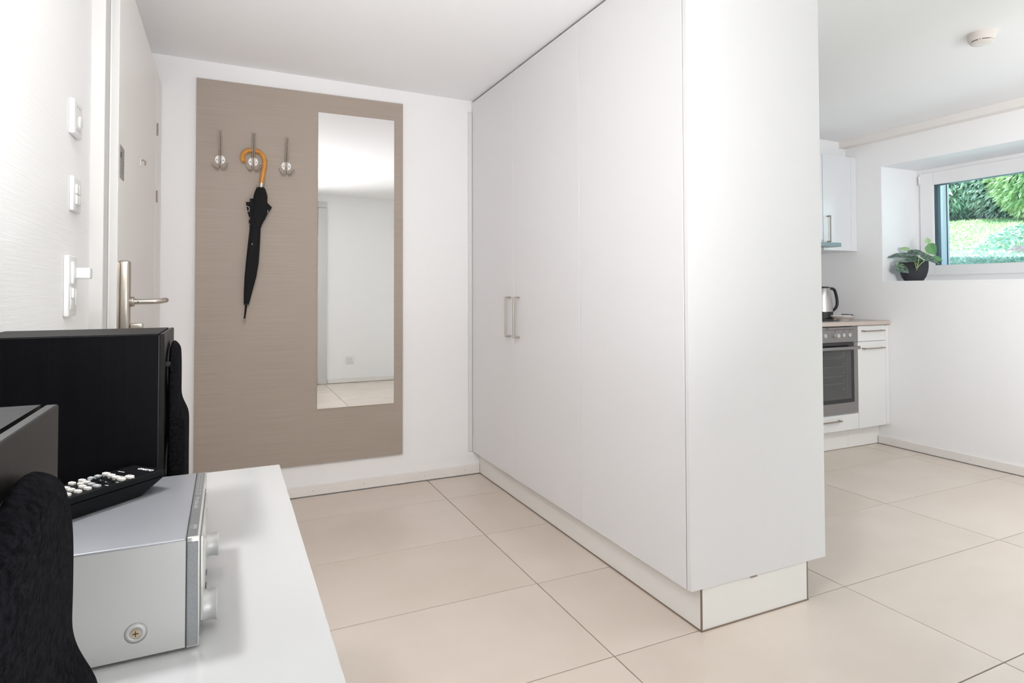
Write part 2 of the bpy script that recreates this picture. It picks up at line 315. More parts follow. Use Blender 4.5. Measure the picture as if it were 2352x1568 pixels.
link('outer_sill', B(WX+.075, XO+.03, WY0, WY1, WZ0+.01, WZ0+.06, bev=.003), 'guide', win)
link('window_hinge', tube(BM(), [(WX-.017, WY1-.026, WZ1-.050), (WX-.017, WY1-.026, WZ1-.115)], .005, 10), 'pvc', win)
sill = struct('trim_3', B(XR-.001, WX+.02, WY0, WY1, WZ0-.012, WZ0+.001, bev=.001), 'reveal')
# recess lining (smooth plaster)
bm = B(XR+.001, WX, WY1-.002, WY1+.002, WZ0, WZ1); box(bm, XR+.001, WX, WY0-.002, WY0+.002, WZ0, WZ1); box(bm, XR+.001, WX, WY0, WY1, WZ1-.002, WZ1+.002)
struct('trim_4', bm, 'reveal')
# garden door (outside the frame, lets the daylight in)
gd = struct('window_2', rect_frame(BM(), 4.66, 4.73, GY0, GY1, 0.0, GZ, .085), 'pvc')
link('door_sash', B(4.665, 4.725, .375, .455, .08, GZ-.08, bev=.003), 'pvc', gd)
link('window_pane', B(4.695, 4.699, GY0+.08, GY1-.08, .08, GZ-.08), 'glass', gd)

# ------------------------------------------------------------------ wardrobe
W0, W1 = 1.351, 1.973
wd = thing('wardrobe', 'tall white built-in wardrobe with three doors on a recessed plinth', 'wardrobe', (1.66, 2.5, 0))
link('carcass', B(W0+.019, W1, 1.570, BW-.002, .137, 2.236), 'ward', wd)
link('plinth', B(1.397, 1.41, 1.556, BW-.002, .004, .137), 'kick', wd)
link('plinth', B(1.401, 1.880, 1.551, 1.566, .004, .137), 'kick', wd)
link('plinth_corner', B(1.3955, 1.4005, 1.5500, 1.5545, .0015, .137), 'bronze', wd, label='bronze plinth corner profile')
link('plinth_corner', B(1.8805, 1.8845, 1.5500, 1.556, .0015, .137), 'bronze', wd, label='bronze plinth corner profile')
bm = B(1.3945, 1.40, 1.552, BW-.014, 0.0002, .0045); box(bm, 1.3945, 1.8855, 1.5485, 1.5530, 0.0002, .0045)
link('plinth_seal', bm, 'bronze', wd)
link('end_panel', B(W0+.0015, W1+.001, 1.548, 1.5665, .137, 2.2505, bev=.0008, seg=1), 'ward', wd, label='smooth white end panel')
link('bracket', B(1.610, 1.640, 1.549, 1.553, .131, .137), 'steeld', wd)
link('top_gap', B(W0+.012, W1, 1.60, BW-.002, 2.236, 2.2505), 'gap', wd)
for i, (y0, y1) in enumerate(((2.8715, 3.462), (2.2155, 2.8685), (1.5700, 2.2125))):
    dr = link('door', B(W0, W0+.019, y0, y1, .137, 2.247, bev=.0009, seg=1), 'ward', wd)
    if i < 2:
        yh = (2.905, 2.803)[i]; z0, z1 = .860, 1.072
        bm = B(W0-.036, W0-.029, yh-.006, yh+.006, z0, z1, bev=.0012); box(bm, W0-.030, W0+.001, yh-.006, yh+.006, z1-.010, z1, bev=.001); box(bm, W0-.030, W0+.001, yh-.006, yh+.006, z0, z0+.010, bev=.001)
        link('handle', bm, 'steel', dr, label='brushed steel bow handle')

# ------------------------------------------------------------------ coat panel, mirror, hooks, umbrella
PY = 3.445
tag(link('coat_board', B(-.145, .918, PY, BW-.001, .173, 2.182, bev=.001), 'panel', loc=(.39, PY, .173)), 'large taupe wall panel with fine horizontal grain, hung on the white wall', 'board')
mi = tag(link('mirror', B(.446, .866, PY-.006, PY-.0005, .466, 2.078, bev=.0006, seg=1), 'mirror', loc=(.656, PY, .466)), 'tall frameless mirror on the right part of the taupe panel', 'mirror')
def make_hook(x, z):
    t = thing('coat_hook', '', 'hook', (x, PY, z), 'steel coat hooks on the taupe panel')
    link('backplate', lathe(BM(), [(.0225, 0), (.0235, -.001), (.0235, -.004), (.0225, -.0048)], (x, PY, z), 'Y', 36), 'disc', t, smooth=True, label='pale round backplate')
    for s in (-1, 1):
        link('screw', lathe(BM(), [(.0034, 0), (.0030, -.0012)], (x+s*.0150, PY-.0048, z-.002), 'Y', 12), 'slot', t)
        pts = [(x+s*.0042, 3.368, z+.132), (x+s*.0042, 3.395, z+.085), (x+s*.0042, 3.424, z+.036), (x+s*.0042, 3.434, z+.018), (x+s*.0042, 3.436, z), (x+s*.0042, 3.434, z-.030), (x+s*.0065, 3.431, z-.042), (x+s*.0130, 3.426, z-.0495), (x+s*.0205, 3.419, z-.048), (x+s*.0275, 3.411, z-.040), (x+s*.0370, 3.403, z-.024)]
        link('prong', tube(BM(), spline(pts, 4), .0039, 12), 'steel', t, smooth=True)
    return t
def copy_tree(o, parent=None):
    c = o.copy(); C.objects.link(c); c.parent = parent
    for ch in list(o.children): copy_tree(ch, c)
    return c
hk = make_hook(-.035, 1.775); hk['label'] = 'steel double coat hook, left of the umbrella'
h2 = copy_tree(hk); h2.location = (.121, PY, 1.777); h2['label'] = 'steel double coat hook with the umbrella hanging on it'
h3 = copy_tree(hk); h3.location = (.283, PY, 1.768); h3['label'] = 'steel double coat hook right of the umbrella, next to the mirror'

um = thing('umbrella', 'closed black umbrella with a yellow cane handle hanging from the middle hook', 'umbrella', (.12, 3.41, .944))
pts = [(.0750, 3.412, 1.768), (.0695, 3.420, 1.790), (.0760, 3.428, 1.815), (.098, 3.4315, 1.832), (.123, 3.4315, 1.8345), (.149, 3.429, 1.828), (.168, 3.424, 1.808), (.1755, 3.420, 1.782), (.1725, 3.418, 1.745), (.1665, 3.417, 1.708), (.1610, 3.417, 1.663)]
link('handle', tube(BM(), spline(pts, 6), .0115, 20), 'cane', um, smooth=True, label='yellow cane crook handle')
ax = lambda z: .1585 + (z-1.64)*(.1585-.0830)/(1.64-.944)
link('collar', tube(BM(), [(.1612, 3.417, 1.664), (.1582, 3.417, 1.640)], .0128, 24), 'steel', um, smooth=True, label='steel collar')
rows = [(1.643, .139, .175, .012), (1.632, .134, .180, .016), (1.615, .1275, .1855, .018), (1.598, .123, .190, .019), (1.565, .121, .189, .020), (1.53, .119, .194, .021), (1.49, .114, .183, .020), (1.455, .110, .168, .018), (1.436, .106, .158, .0165),
        (1.40, .103, .157, .017), (1.33, .096, .154, .018), (1.256, .089, .150, .018), (1.18, .083, .139, .017), (1.11, .080, .122, .014), (1.06, .0795, .110, .011), (1.038, .0800, .105, .010)]
bm = BM(); rings = []
for z, xl, xr, dp in rows:
    cx = (xl+xr)/2; hwid = (xr-xl)/2; tw = (1.64-z)*2.2; ring = []
    for k_ in range(48):
        a = 2*PI*k_/48; pl = 1 + 0.10*math.sin(8*(a+tw))*min(1, (1.66-z)*12)
        ring.append(bm.verts.new((cx + hwid*math.cos(a)*(1 if abs(math.cos(a)) > .9 else pl), 3.417 + dp*math.sin(a)*pl, z)))
    rings.append(ring)
for a, b in zip(rings, rings[1:]):
    for k_ in range(48): bm.faces.new((a[k_], a[(k_+1) % 48], b[(k_+1) % 48], b[k_]))
bm.faces.new(rings[0]); bm.faces.new(rings[-1])
link('canopy', bm, 'fabric', um, smooth='all')
def slab(poly, y0, y1): return prism(BM(), poly, y0, y1, 'Y')
f1 = link('canopy_fold', slab([(.086, 1.561), (.113, 1.564), (.118, 1.46), (.104, 1.478), (.094, 1.512)], 3.412, 3.4145), 'fabric', um)
link('canopy_fold', slab([(.105, 1.579), (.123, 1.582), (.123, 1.45), (.108, 1.47)], 3.4085, 3.411), 'fabric', um)
f2 = link('canopy_fold', slab([(.180, 1.572), (.212, 1.539), (.190, 1.503), (.176, 1.470), (.150, 1.455), (.150, 1.56)], 3.404, 3.4065), 'fabric', um)
link('canopy_fold', slab([(.101, 1.470), (.118, 1.475), (.118, 1.449), (.1005, 1.452)], 3.409, 3.4118), 'fabric', um)
def arc(cx, cz_, r, a0, a1, wd_, y):
    bm = BM(); tube(bm, [(cx+r*.8*math.cos(a), y, cz_+r*math.sin(a)) for a in [a0+(a1-a0)*i/14 for i in range(15)]], wd_, 6); return bm
link('canopy_print', arc(.0935, 1.527, .0125, -1.9, 1.9, .0011, 3.4116), 'whiteprint', f1, label='white printed letter')
link('canopy_print', lathe(BM(), [(.0016, 0), (.0014, -.0006)], (.1035, 3.4118, 1.512), 'Y', 10), 'whiteprint', f1)
link('canopy_print', tube(BM(), [(.1075, 3.4115, 1.486), (.1030, 3.4115, 1.480), (.1065, 3.4115, 1.474)], .0008, 6), 'print', f1)
link('canopy_print', arc(.186, 1.5175, .008, -1.1, .9, .0010, 3.4036), 'whiteprint', f2)
link('strap', B(.1035, .1605, 3.398, 3.400, 1.431, 1.441, bev=.0008, seg=1), 'fabric', um)
link('canopy_print', B(.1155, .1185, 3.3975, 3.3985, 1.342, 1.3475, bev=.0004, seg=1), 'whiteprint', um)
bm = BM()
for k_ in range(8):
    a = 2*PI*k_/8; cx = .1575 + .021*math.cos(a); cy = 3.417+.013*math.sin(a); tube(bm, [(cx, cy, 1.634), (cx+.0015*math.cos(a), cy, 1.650)], [.0013, .0009], 6)
link('rib_tips', bm, 'steel', um)
link('ferrule_cap', lathe(BM(), [(.0125, 0), (.0135, .002), (.012, .006)], (.0925, 3.417, 1.033), 'Z', 20), 'black', um)
sh = link('shaft_tip', tube(BM(), [(.0915, 3.417, 1.035), (.0838, 3.417, .962)], [.0052, .0040], 12), 'fabric', um)
link('ferrule', tube(BM(), [(.0838, 3.417, .962), (.0830, 3.417, .944)], [.0047, .0042], 12), 'steeld', um, smooth=True)

# ------------------------------------------------------------------ wall switches and sockets
def plate(x, y0, y1, z0, z1, t=.009): return B(x, x+t, y0, y1, z0, z1, bev=.0035, seg=3)
s1 = thing('thermostat', 'square white wall thermostat plate, highest of the three by the door', 'thermostat', (XL, 1.855, 1.493))
link('cover', plate(XL, 1.811, 1.899, 1.493, 1.581, .012), 'white', s1, smooth=True)
for zz in (1.566, 1.508):
    for i in range(4): link('vent_slot', B(XL+.012, XL+.0123, 1.836+i*.012, 1.844+i*.012, zz, zz+.0018), 'slot', s1)
link('dial', lathe(BM(), [(.017, 0), (.016, .003), (.014, .004)], (XL+.012, 1.872, 1.532), 'X', 28), 'white', s1, smooth=True)
s2 = thing('light_switch', 'square white light switch with four rockers, middle of three by the door', 'switch', (XL, 1.872, 1.303))
link('cover', plate(XL, 1.828, 1.916, 1.303, 1.391), 'white', s2, smooth=True)
for i in range(2):
    for j in range(2): link('rocker', B(XL+.009, XL+.013, 1.850+.024*i, 1.870+.024*i, 1.322+.027*j, 1.345+.027*j, bev=.001), 'white', s2, smooth=True)
s3 = thing('switch_and_socket', 'tall white double plate with rocker, wall socket and plugged-in adapter', 'socket', (XL, 1.825, 1.040))
link('cover', plate(XL, 1.780, 1.868, 1.040, 1.190, .011), 'white', s3, smooth=True)
link('rocker', B(XL+.011, XL+.017, 1.799, 1.824, 1.121, 1.175, bev=.0015), 'white', s3, smooth=True)
link('socket_insert', B(XL+.011, XL+.012, 1.797, 1.853, 1.058, 1.114, bev=.001), 'white', s3)
link('rocker', B(XL+.012, XL+.017, 1.803, 1.814, 1.086, 1.110, bev=.001), 'white', s3, smooth=True)
link('rocker', B(XL+.012, XL+.016, 1.836, 1.842, 1.068, 1.108, bev=.001), 'white', s3, smooth=True)
link('socket_well', lathe(BM(), [(.0105, 0), (.0100, .0006)], (XL+.012, 1.811, 1.073), 'X', 24), 'trim', s3)
tag(link('plug_adapter', B(XL+.0125, XL+.045, 1.830, 1.862, 1.134, 1.161, bev=.003, seg=2), 'white', loc=(XL, 1.845, 1.15)), 'small white plug standing out of the double wall plate', 'plug')
sk = thing('wall_socket', 'square white triple wall socket low on the rear wall, seen in the mirror', 'socket', (1.36, RW, .228))
link('cover', B(1.315, 1.403, RW, RW+.008, .228, .316, bev=.003, seg=2), 'white', sk, smooth=True)
for a0 in (0.5, 2.6, 4.7):
    cx, cz_ = 1.359+.017*math.cos(a0), .272+.017*math.sin(a0); bm = BM()
    for q in (-1, 0, 1): lathe(bm, [(.0028, 0), (.0027, .0004)], (cx+.0075*q*math.sin(a0)+(.004*math.cos(a0) if q == 0 else 0), RW+.008, cz_-.0075*q*math.cos(a0)+(.004*math.sin(a0) if q == 0 else 0)), 'Y', 10)
    link('socket_holes', bm, 'slot', sk)

# ------------------------------------------------------------------ sideboard
SH = .69
sb = thing('sideboard', 'glossy white sideboard along the left wall carrying the stereo', 'sideboard', (-.12, .65, 0))
link('top', B(XL+.002, .117, -.30, 1.557, SH-.022, SH, bev=.0015), 'gloss', sb)
link('carcass', B(XL+.002, .095, -.30, 1.550, .08, SH-.022), 'gloss', sb)
for i, (y0, y1) in enumerate(((-.297, .196), (.199, .813), (.817, 1.547))): link('door', B(.096, .114, y0, y1, .085, SH-.025, bev=.001), 'gloss', sb)
for y0 in (-.25, 1.45):
    for x0 in (XL+.04, .04): link('foot', B(x0, x0+.04, y0, y0+.04, 0, .08, bev=.002), 'steel', sb)

# ------------------------------------------------------------------ speakers
def foam_profile():
    out = []
    for i in range(31):
        z = .700 + (1.019-.700)*i/30
        t = (z-.885)/(.925-.885); t = max(0, min(1, t)); t = t*t*(3-2*t)
        xf = -.0585*(1-t) + -.0705*t; hw = .080*(1-t)+.0745*t - .004*math.exp(-((z-.912)/.018)**2)
        dz = (1.0195-z)/.058
        if dz < 1: hw *= math.sqrt(max(0.02, 1-(1-dz)**2)); 
        e = min(1, max(0, (1.0195-z)/.010)); xf = -.082 + (xf+.082)*(0.35+0.65*e)
        dz = (z-.698)/.03
        if dz < 1: hw *= math.sqrt(max(.05, 1-(1-dz)**2))
        out.append((z, xf, hw))
    return out
def make_speaker(y0, label):
    y1 = y0+.187; yc = (y0+y1)/2
    t = thing('speaker', label, 'speaker', (-.21, yc, SH), 'bookshelf speakers on the sideboard')
    link('cabinet', B(-.331, -.095, y0, y1, SH, 1.035, bev=.0008, seg=1), 'blackwood', t)
    link('cabinet_top', B(-.331, -.095, y0+.0005, y1-.0005, 1.0345, 1.0358), 'blacktop', t)
    link('baffle_groove', B(-.0955, -.0925, y0+.002, y1-.002, SH+.002, 1.033), 'cone', t)
    link('baffle', B(-.093, -.0865, y0, y1, SH, 1.0355, bev=.0012, seg=2), 'baffle', t)
    link('woofer', lathe(BM(), [(.066, 0), (.066, .0025), (.058, .0015), (.05, -.002), (.015, -.003)], (-.0865, yc, .800), 'X', 40), 'cone', t, smooth=True)
    link('tweeter', lathe(BM(), [(.045, 0), (.045, .002), (.02, .001), (.012, .003)], (-.0865, yc, .965), 'X', 32), 'cone', t, smooth=True)
    bm = BM(); rings = []
    for z, xf, hw in foam_profile():
        q = [(-.0835, -hw*.96), (-.079, -hw), (-.079+(xf+.079)*.55, -hw+.006), (xf-.0012, -hw+.018), (xf, -hw+.024), (xf+.0015, 0), (xf, hw-.024), (xf-.0012, hw-.018), (-.079+(xf+.079)*.55, hw-.006), (-.079, hw), (-.0835, hw*.96)]
        if hw < .03: q = [(x_, y_ if abs(y_) <= hw and (y_ < 0) == (j < 5) else (0 if j == 5 else (hw*(j-5)/5))) for j, (x_, y_) in enumerate(q)]
        rings.append([bm.verts.new((x_, yc+y_, z)) for x_, y_ in q])
    nq = len(rings[0])
    for a, b in zip(rings, rings[1:]):
        for j in range(nq): bm.faces.new((a[j], a[(j+1) % nq], b[(j+1) % nq], b[j]))
    bm.faces.new(rings[0]); bm.faces.new(rings[-1])
    fo = link('foam_grille', bm, 'foam', t, smooth='all', label='contoured black foam grille')
    sm = fo.modifiers.new('s', 'SUBSURF'); sm.levels = 2; sm.render_levels = 2
    tx = bpy.data.textures.get('foamtex') or bpy.data.textures.new('foamtex', 'CLOUDS'); tx.noise_scale = .0045
    for z in (.74, .985):
        for s in (-1, 1): link('grille_peg', tube(BM(), [(-.0868, yc+s*.062, z), (-.080, yc+s*.062, z)], .004, 8), 'black', t)
    return t
sf = make_speaker(1.081, 'black bookshelf speaker with a foam grille standing behind the silver amplifier')
sn = copy_tree(sf); sn.location = (-.211, .338, SH); sn['label'] = 'black bookshelf speaker nearest the camera, cut off by the lower left corner'

# ------------------------------------------------------------------ amplifier
AY0, AY1, AZ0, AZ1 = .798, 1.076, .694, .8178
am = thing('amplifier', 'compact silver stereo amplifier with two knobs on the white sideboard', 'amplifier', (-.18, .937, SH))
link('case_top', B(-.322, -.0405, AY0, AY1, AZ1-.003, AZ1, bev=.0012, seg=3), 'alu', am, smooth=True)
link('case', B(-.321, -.0405, AY0+.0006, AY1-.0006, AZ0, AZ1-.002), 'alus', am)
fp = link('front_frame', B(-.0392, -.0262, AY0, AY1, AZ0-.001, AZ1, bev=.0012, seg=3), 'alubr', am, smooth=True)
link('top_strip', B(-.0388, -.0285, AY0+.0035, AY1-.002, AZ1, AZ1+.0003), 'gstrip', am, label='grey printed strip')
link('side_inset', B(-.0382, -.0280, AY0-.0004, AY0+.001, AZ0+.0015, AZ1-.0055), 'ginset', am, label='grey side inset')
bm = B(-.0385, -.0277, AY0-.0002, AY0+.001, AZ0+.0012, AZ1-.0051); link('inset_line', bm, 'dark', am)
link('seam', B(-.0408, -.0390, AY0+.001, AY1-.001, AZ0+.001, AZ1-.001), 'dark', am)
link('front_plate', B(-.0262, -.0232, AY0+.015, AY1-.09, AZ0+.02, AZ1-.006, bev=.0008), 'alubr', am, smooth=True)
link('front_line', B(-.0262, -.0252, AY0+.004, AY1-.080, AZ0+.008, AZ1-.0035), 'greyink', am)
link('disc_tray', B(-.0262, -.0215, AY0+.070, AY0+.140, AZ1-.030, AZ1-.012, bev=.002), 'alus', am, smooth=True)
for y_, z_, r_ in ((.985, .7375, .0165), (.846, .7155, .0180)):
    kb = link('knob', lathe(BM(), [(r_*.98, 0), (r_*.93, .003), (r_*.90, .007), (r_*.93, .011), (r_*1.0, .0148), (r_*.97, .0158), (r_*.3, .0152)], (-.0235, y_, z_), 'X', 48), 'alus', am, smooth=True)
for y_, z_ in ((.93, .717), (.91, .708)): link('button', B(-.0232, -.0215, y_, y_+.012, z_, z_+.004, bev=.0005), 'greyink', am)
link('screw', lathe(BM(), [(.0046, 0), (.0042, .0011), (.0012, .0009)], (-.089, AY0-.0016, .7215), 'Y', 24), 'brass', am, smooth=True)
dm = link('screw_dimple', lathe(BM(), [(.0120, .0004), (.0085, -.0008), (.0078, -.0012), (.0060, -.0008), (.0055, .0006)], (-.089, AY0+.0004, .7215), 'Y', 36), 'alus', am, smooth='all')
bm = B(-.0920, -.0860, AY0-.0019, AY0-.0014, .7210, .7220); box(bm, -.0895, -.0885, AY0-.0019, AY0-.0014, .7185, .7245); link('screw_slot', bm, 'dark', am)
for x_ in (-.30, -.07):
    for y_ in (.83, 1.04): link('foot', lathe(BM(), [(.012, 0), (.013, .004)], (x_, y_, SH), 'Z', 16), 'black', am)
mt = frame3((-.0345, .925, AZ1+.0003), (0, 1, 0), (-1, 0, 0))
text('strip_text', 'HDMI  DOCK  App', .0058, 'print', mt, am, .00015)
bm = BM()
for i, y_ in enumerate((.962, .978, .994, 1.008, 1.022, 1.036, 1.050, 1.063)):
    for x_ in (-.0365, -.0330):
        for q in range(4): box(bm, x_+.0006*(q % 2), x_+.0020-.0005*((q+i) % 2), y_+.0022*q, y_+.0010+.0022*q, AZ1+.0003, AZ1+.0004)
        box(bm, x_+.0008, x_+.0011, y_, y_+.0075-.002*(i % 2), AZ1+.0003, AZ1+.0004)
link('strip_marks', bm, 'print', am)
bm = BM(); tube(bm, [(-.0355+.0012*math.cos(a), .832+.006*math.sin(a), AZ1+.0005) for a in [i*.35 for i in range(17)]], .0003, 5)
for i in range(4): box(bm, -.0340+.0010*i, -.0334+.0010*i, .824, .838+.001*(i % 2), AZ1+.0003, AZ1+.0005)
link('strip_logo', bm, 'print', am)

# ------------------------------------------------------------------ remote control on the amplifier
RU = Vector((-.72234, -.69154, 0)); RV = Vector((-.69154, .72234, 0)); RO = Vector((-.0789, 1.0069, 0)); RZ = .8465; ZB = AZ1+.0006
def R(u, v, z): p = RO + RU*u + RV*v; return (p.x, p.y, z)
rc = thing('remote_control', 'black remote control with white buttons lying across the silver amplifier', 'remote', R(.09, .031, ZB))
def rbox(bm, u0, u1, v0, v1, z0, z1, bev=0):
    b2 = B(u0, u1, v0, v1, z0, z1, bev=bev)
    for v_ in b2.verts: v_.co = Vector(R(v_.co.x, v_.co.y, v_.co.z))
    me = bpy.data.meshes.new('x'); b2.to_mesh(me); b2.free(); bm.from_mesh(me); bpy.data.meshes.remove(me); return bm
LEN, WID = .172, .062
bm = BM(); sec = []
for u_, zl in ((0, RZ-.010), (.034, ZB), (LEN-.02, ZB), (LEN, RZ-.010)): sec.append([bm.verts.new(R(u_, v_, z_)) for v_, z_ in ((0, RZ-.0092), (.003, zl), (WID-.003, zl), (WID, RZ-.0092))])
for a, b in zip(sec, sec[1:]):
    for j in range(4): bm.faces.new((a[j], a[(j+1) % 4], b[(j+1) % 4], b[j]))
bm.faces.new(sec[0]); bm.faces.new(sec[-1]); link('lower_shell', bm, 'remote', rc)
ush = link('upper_shell', rbox(BM(), 0, LEN, 0, WID, RZ-.0085, RZ, .0012), 'remote', rc)
white = [(46.3, 9, 11), (48.7, 52, 10), (51.4, 38, 10), (54.5, 24, 10), (57.1, 10, 10), (81, 53, 9), (83.6, 40, 9), (91.5, 40, 8), (97.9, 27, 9), (100.2, 13.5, 9), (112.7, 13, 9), (112, 27, 9), (110, 40, 9), (94, 53, 9), (126, 13, 9), (125, 27, 9), (124, 40, 9)]
grey = [(59.4, 53, 9), (68.6, 53, 9), (86.1, 27, 9), (88.5, 13.5, 10)]
blackb = [(60.9, 39.8, 7), (63.7, 25.6, 7), (66.4, 11.6, 7), (71.5, 40.8, 7), (74.1, 26.7, 7), (76.7, 12.9, 7)]
for lst, mm, hh in ((white, 'bwhite', .0032), (grey, 'bgrey', .0026), (blackb, 'bblack', .0028)):
    for u_, v_, s_ in lst:
        s2_ = s_*.0005; b_ = link('button', rbox(BM(), u_/1000-s2_*.62, u_/1000+s2_*.62, v_/1000-s2_, v_/1000+s2_, RZ-.001, RZ+hh, .0010), mm, rc, label={'bwhite': 'white button', 'bgrey': 'grey button', 'bblack': 'black button'}[mm])
        if mm != 'bgrey': link('button_mark', rbox(BM(), u_/1000-.0004, u_/1000+.0004, v_/1000-s2_*.3, v_/1000+s2_*.3, RZ+hh, RZ+hh+.0002), 'dark' if mm == 'bwhite' else 'whiteprint', b_)
text('logo', 'ONKYO', .0078, 'whiteprint', frame3(R(.0115, .0235, RZ+.0001), -RV, -RU), rc, .0001, .0003)
bm = rbox(BM(), .0305, .0318, .040, .052, RZ, RZ+.0002); rbox(bm, .0455, .0465, .019, .027, RZ, RZ+.0002); rbox(bm, .0445, .0455, -.0 + .0015, .0030, RZ, RZ+.0002)
for u_, v_ in ((.058, .033), (.061, .020), (.0665, .006), (.072, .052), (.0805, .006)): rbox(bm, u_-.0006, u_+.0004, v_-.003, v_+.003, RZ, RZ+.0002)
link('button_legend', bm, 'whiteprint', rc)

# ------------------------------------------------------------------ kitchen
KF, KB = 2.820, BW-.002
def barh(bm, x0, x1, z, y, d=.030, t=.009):
    box(bm, x0, x1, y-d, y-d+.008, z-t/2, z+t/2, bev=.001); box(bm, x0, x0+.010, y-d+.004, y+.001, z-t/2, z+t/2); box(bm, x1-.010, x1, y-d+.004, y+.001, z-t/2, z+t/2); return bm
bc = thing('base_cabinet', 'narrow white kitchen base cabinet with drawer and door, right of the oven', 'cabinet', (4.10, 3.1, 0))
link('carcass', B(3.945, 4.274, KF+.019, KB, .152, .855), 'lamin', bc)
dw = link('drawer', B(3.9465, 4.2345, KF, KF+.018, .7465, .8525, bev=.001), 'lamin', bc)
link('handle', barh(BM(), 3.984, 4.198, .818, KF), 'steeld', dw, label='bar handle')
dw = link('door', B(3.9465, 4.2345, KF, KF+.018, .152, .7435, bev=.001), 'lamin', bc)
link('handle', barh(BM(), 3.986, 4.200, .697, KF), 'steeld', dw, label='bar handle')
link('filler', B(4.2365, 4.2745, KF, KF+.018, .152, .8525, bev=.001), 'lamin', bc)
link('plinth', B(3.945, 4.2755, 2.905, 2.917, .003, .152), 'kick', bc)
oc = thing('oven_cabinet', 'white kitchen cabinet under and around the built-in oven', 'cabinet', (3.64, 3.1, 0))
bm = B(3.345, 3.363, KF+.019, KB, .152, .855); box(bm, 3.925, 3.943, KF+.019, KB, .152, .855); box(bm, 3.363, 3.925, KF+.019, KB, .152, .262)
link('carcass', bm, 'lamin', oc)
dw = link('drawer', B(3.3465, 3.9435, KF, KF+.018, .152, .258, bev=.001), 'lamin', oc)
link('handle', barh(BM(), 3.45, 3.745, .224, KF), 'steeld', dw, label='bar handle')
link('plinth', B(3.345, 3.944, 2.905, 2.917, .003, .152), 'kick', oc)
ov = thing('oven', 'built-in stainless steel oven with black glass door', 'oven', (3.64, 3.0, .264))
link('oven_body', B(3.365, 3.923, KF+.02, KB-.05, .265, .85), 'ovenin', ov)
cp = link('control_panel', B(3.3475, 3.942, KF-.004, KF+.019, .748, .8505, bev=.001), 'inox', ov)
link('panel_line', B(3.40, 3.905, KF-.0052, KF-.004, .8320, .8345), 'dark', cp)
for i, x_ in enumerate((3.716, 3.800, 3.861)):
    kz = .795
    if i == 0: link('knob', lathe(BM(), [(.0175, 0), (.0165, -.004), (.0150, -.008), (.0145, -.026), (.013, -.028)], (x_, KF-.004, kz), 'Y', 28), 'alus', cp, smooth=True)
    else:
        kk = link('knob', lathe(BM(), [(.0150, -.0004), (.0140, -.002), (.013, -.0035)], (x_, KF-.004, kz), 'Y', 28), 'alus', cp, smooth=True)
    link('knob_ring', lathe(BM(), [(.0185 if i == 0 else .0165, 0), (.0185 if i == 0 else .0165, -.0004)], (x_, KF-.0042, kz), 'Y', 28), 'dark', cp)
    bm = B(x_-.0008, x_+.0008, KF-.0054, KF-.004, .8165, .8365); link('red_mark', bm, 'red', cp, label='red tick mark')
for x_ in (3.47, 3.54, 3.62): link('knob', lathe(BM(), [(.0150, -.0004), (.0140, -.002), (.013, -.0035)], (x_, KF-.004, .795), 'Y', 28), 'alus', cp, smooth=True)
text('oven_text', 'FORS', .014, 'dark', frame3((3.637, KF-.0046, .8430), (1, 0, 0), (0, 0, 1)), cp, .0002)
od = link('oven_door', B(3.3475, 3.942, KF, KF+.02, .268, .742, bev=.001), 'inox', ov, label='steel oven door')
link('door_glass', B(3.385, 3.903, KF-.0015, KF+.001, .338, .741), 'blackglass', od, label='black glass')
link('door_window', B(3.43, 3.872, KF-.0019, KF-.0008, .365, .690), mat('oven_window', srgb(82, 82, 82), .12, noise=1, nscale=(2, 2, 3), ncol=srgb(68, 68, 68)), od, label='oven window')
bm = BM()
for z_ in (.652, .640, .583, .520, .470): box(bm, 3.44, 3.800, KF-.0024, KF-.0019, z_, z_+.0012)
for z_ in (.672, .655, .600, .540, .485, .43): box(bm, 3.795, 3.803, KF-.0025, KF-.0019, z_, z_+.005)
box(bm, 3.8300, 3.8310, KF-.0024, KF-.0019, .40, .68)
link('oven_rack', bm, 'greyink', od)
hb = link('door_handle', tube(BM(), [(3.375, KF-.045, .711), (3.898, KF-.045, .711)], .0115, 16), 'inox', od, smooth=True, label='round bar handle')
for x_ in (3.40, 3.880): link('handle_post', tube(BM(), [(x_, KF-.045, .711), (x_, KF+.002, .711)], .007, 10), 'inox', hb)
b3 = thing('base_cabinet', 'white kitchen base cabinet hidden behind the wardrobe', 'cabinet', (3.04, 3.1, 0))
link('carcass', B(2.745, 3.343, KF+.019, KB, .152, .855), 'lamin', b3); dw = link('door', B(2.7465, 3.3435, KF, KF+.018, .152, .8525, bev=.001), 'lamin', b3); link('handle', barh(BM(), 2.90, 3.19, .80, KF), 'steeld', dw); link('plinth', B(2.745, 3.344, 2.905, 2.917, .003, .152), 'kick', b3)
b3['label'] = 'white kitchen base cabinet left of the oven, hidden by the wardrobe'
ct = tag(link('worktop', B(2.735, XR-.0005, KF-.018, KB+.001, .857, .8845, bev=.004, seg=3), 'counter', loc=(3.5, 3.1, .857), smooth=True), 'pale beige kitchen worktop over the oven and base cabinets', 'worktop')
tag(link('hob', B(3.37, 3.87, 2.90, 3.40, .8846, .889, bev=.001), 'blackglass', loc=(3.62, 3.15, .885)), 'flat black glass hob set on the beige worktop', 'hob')
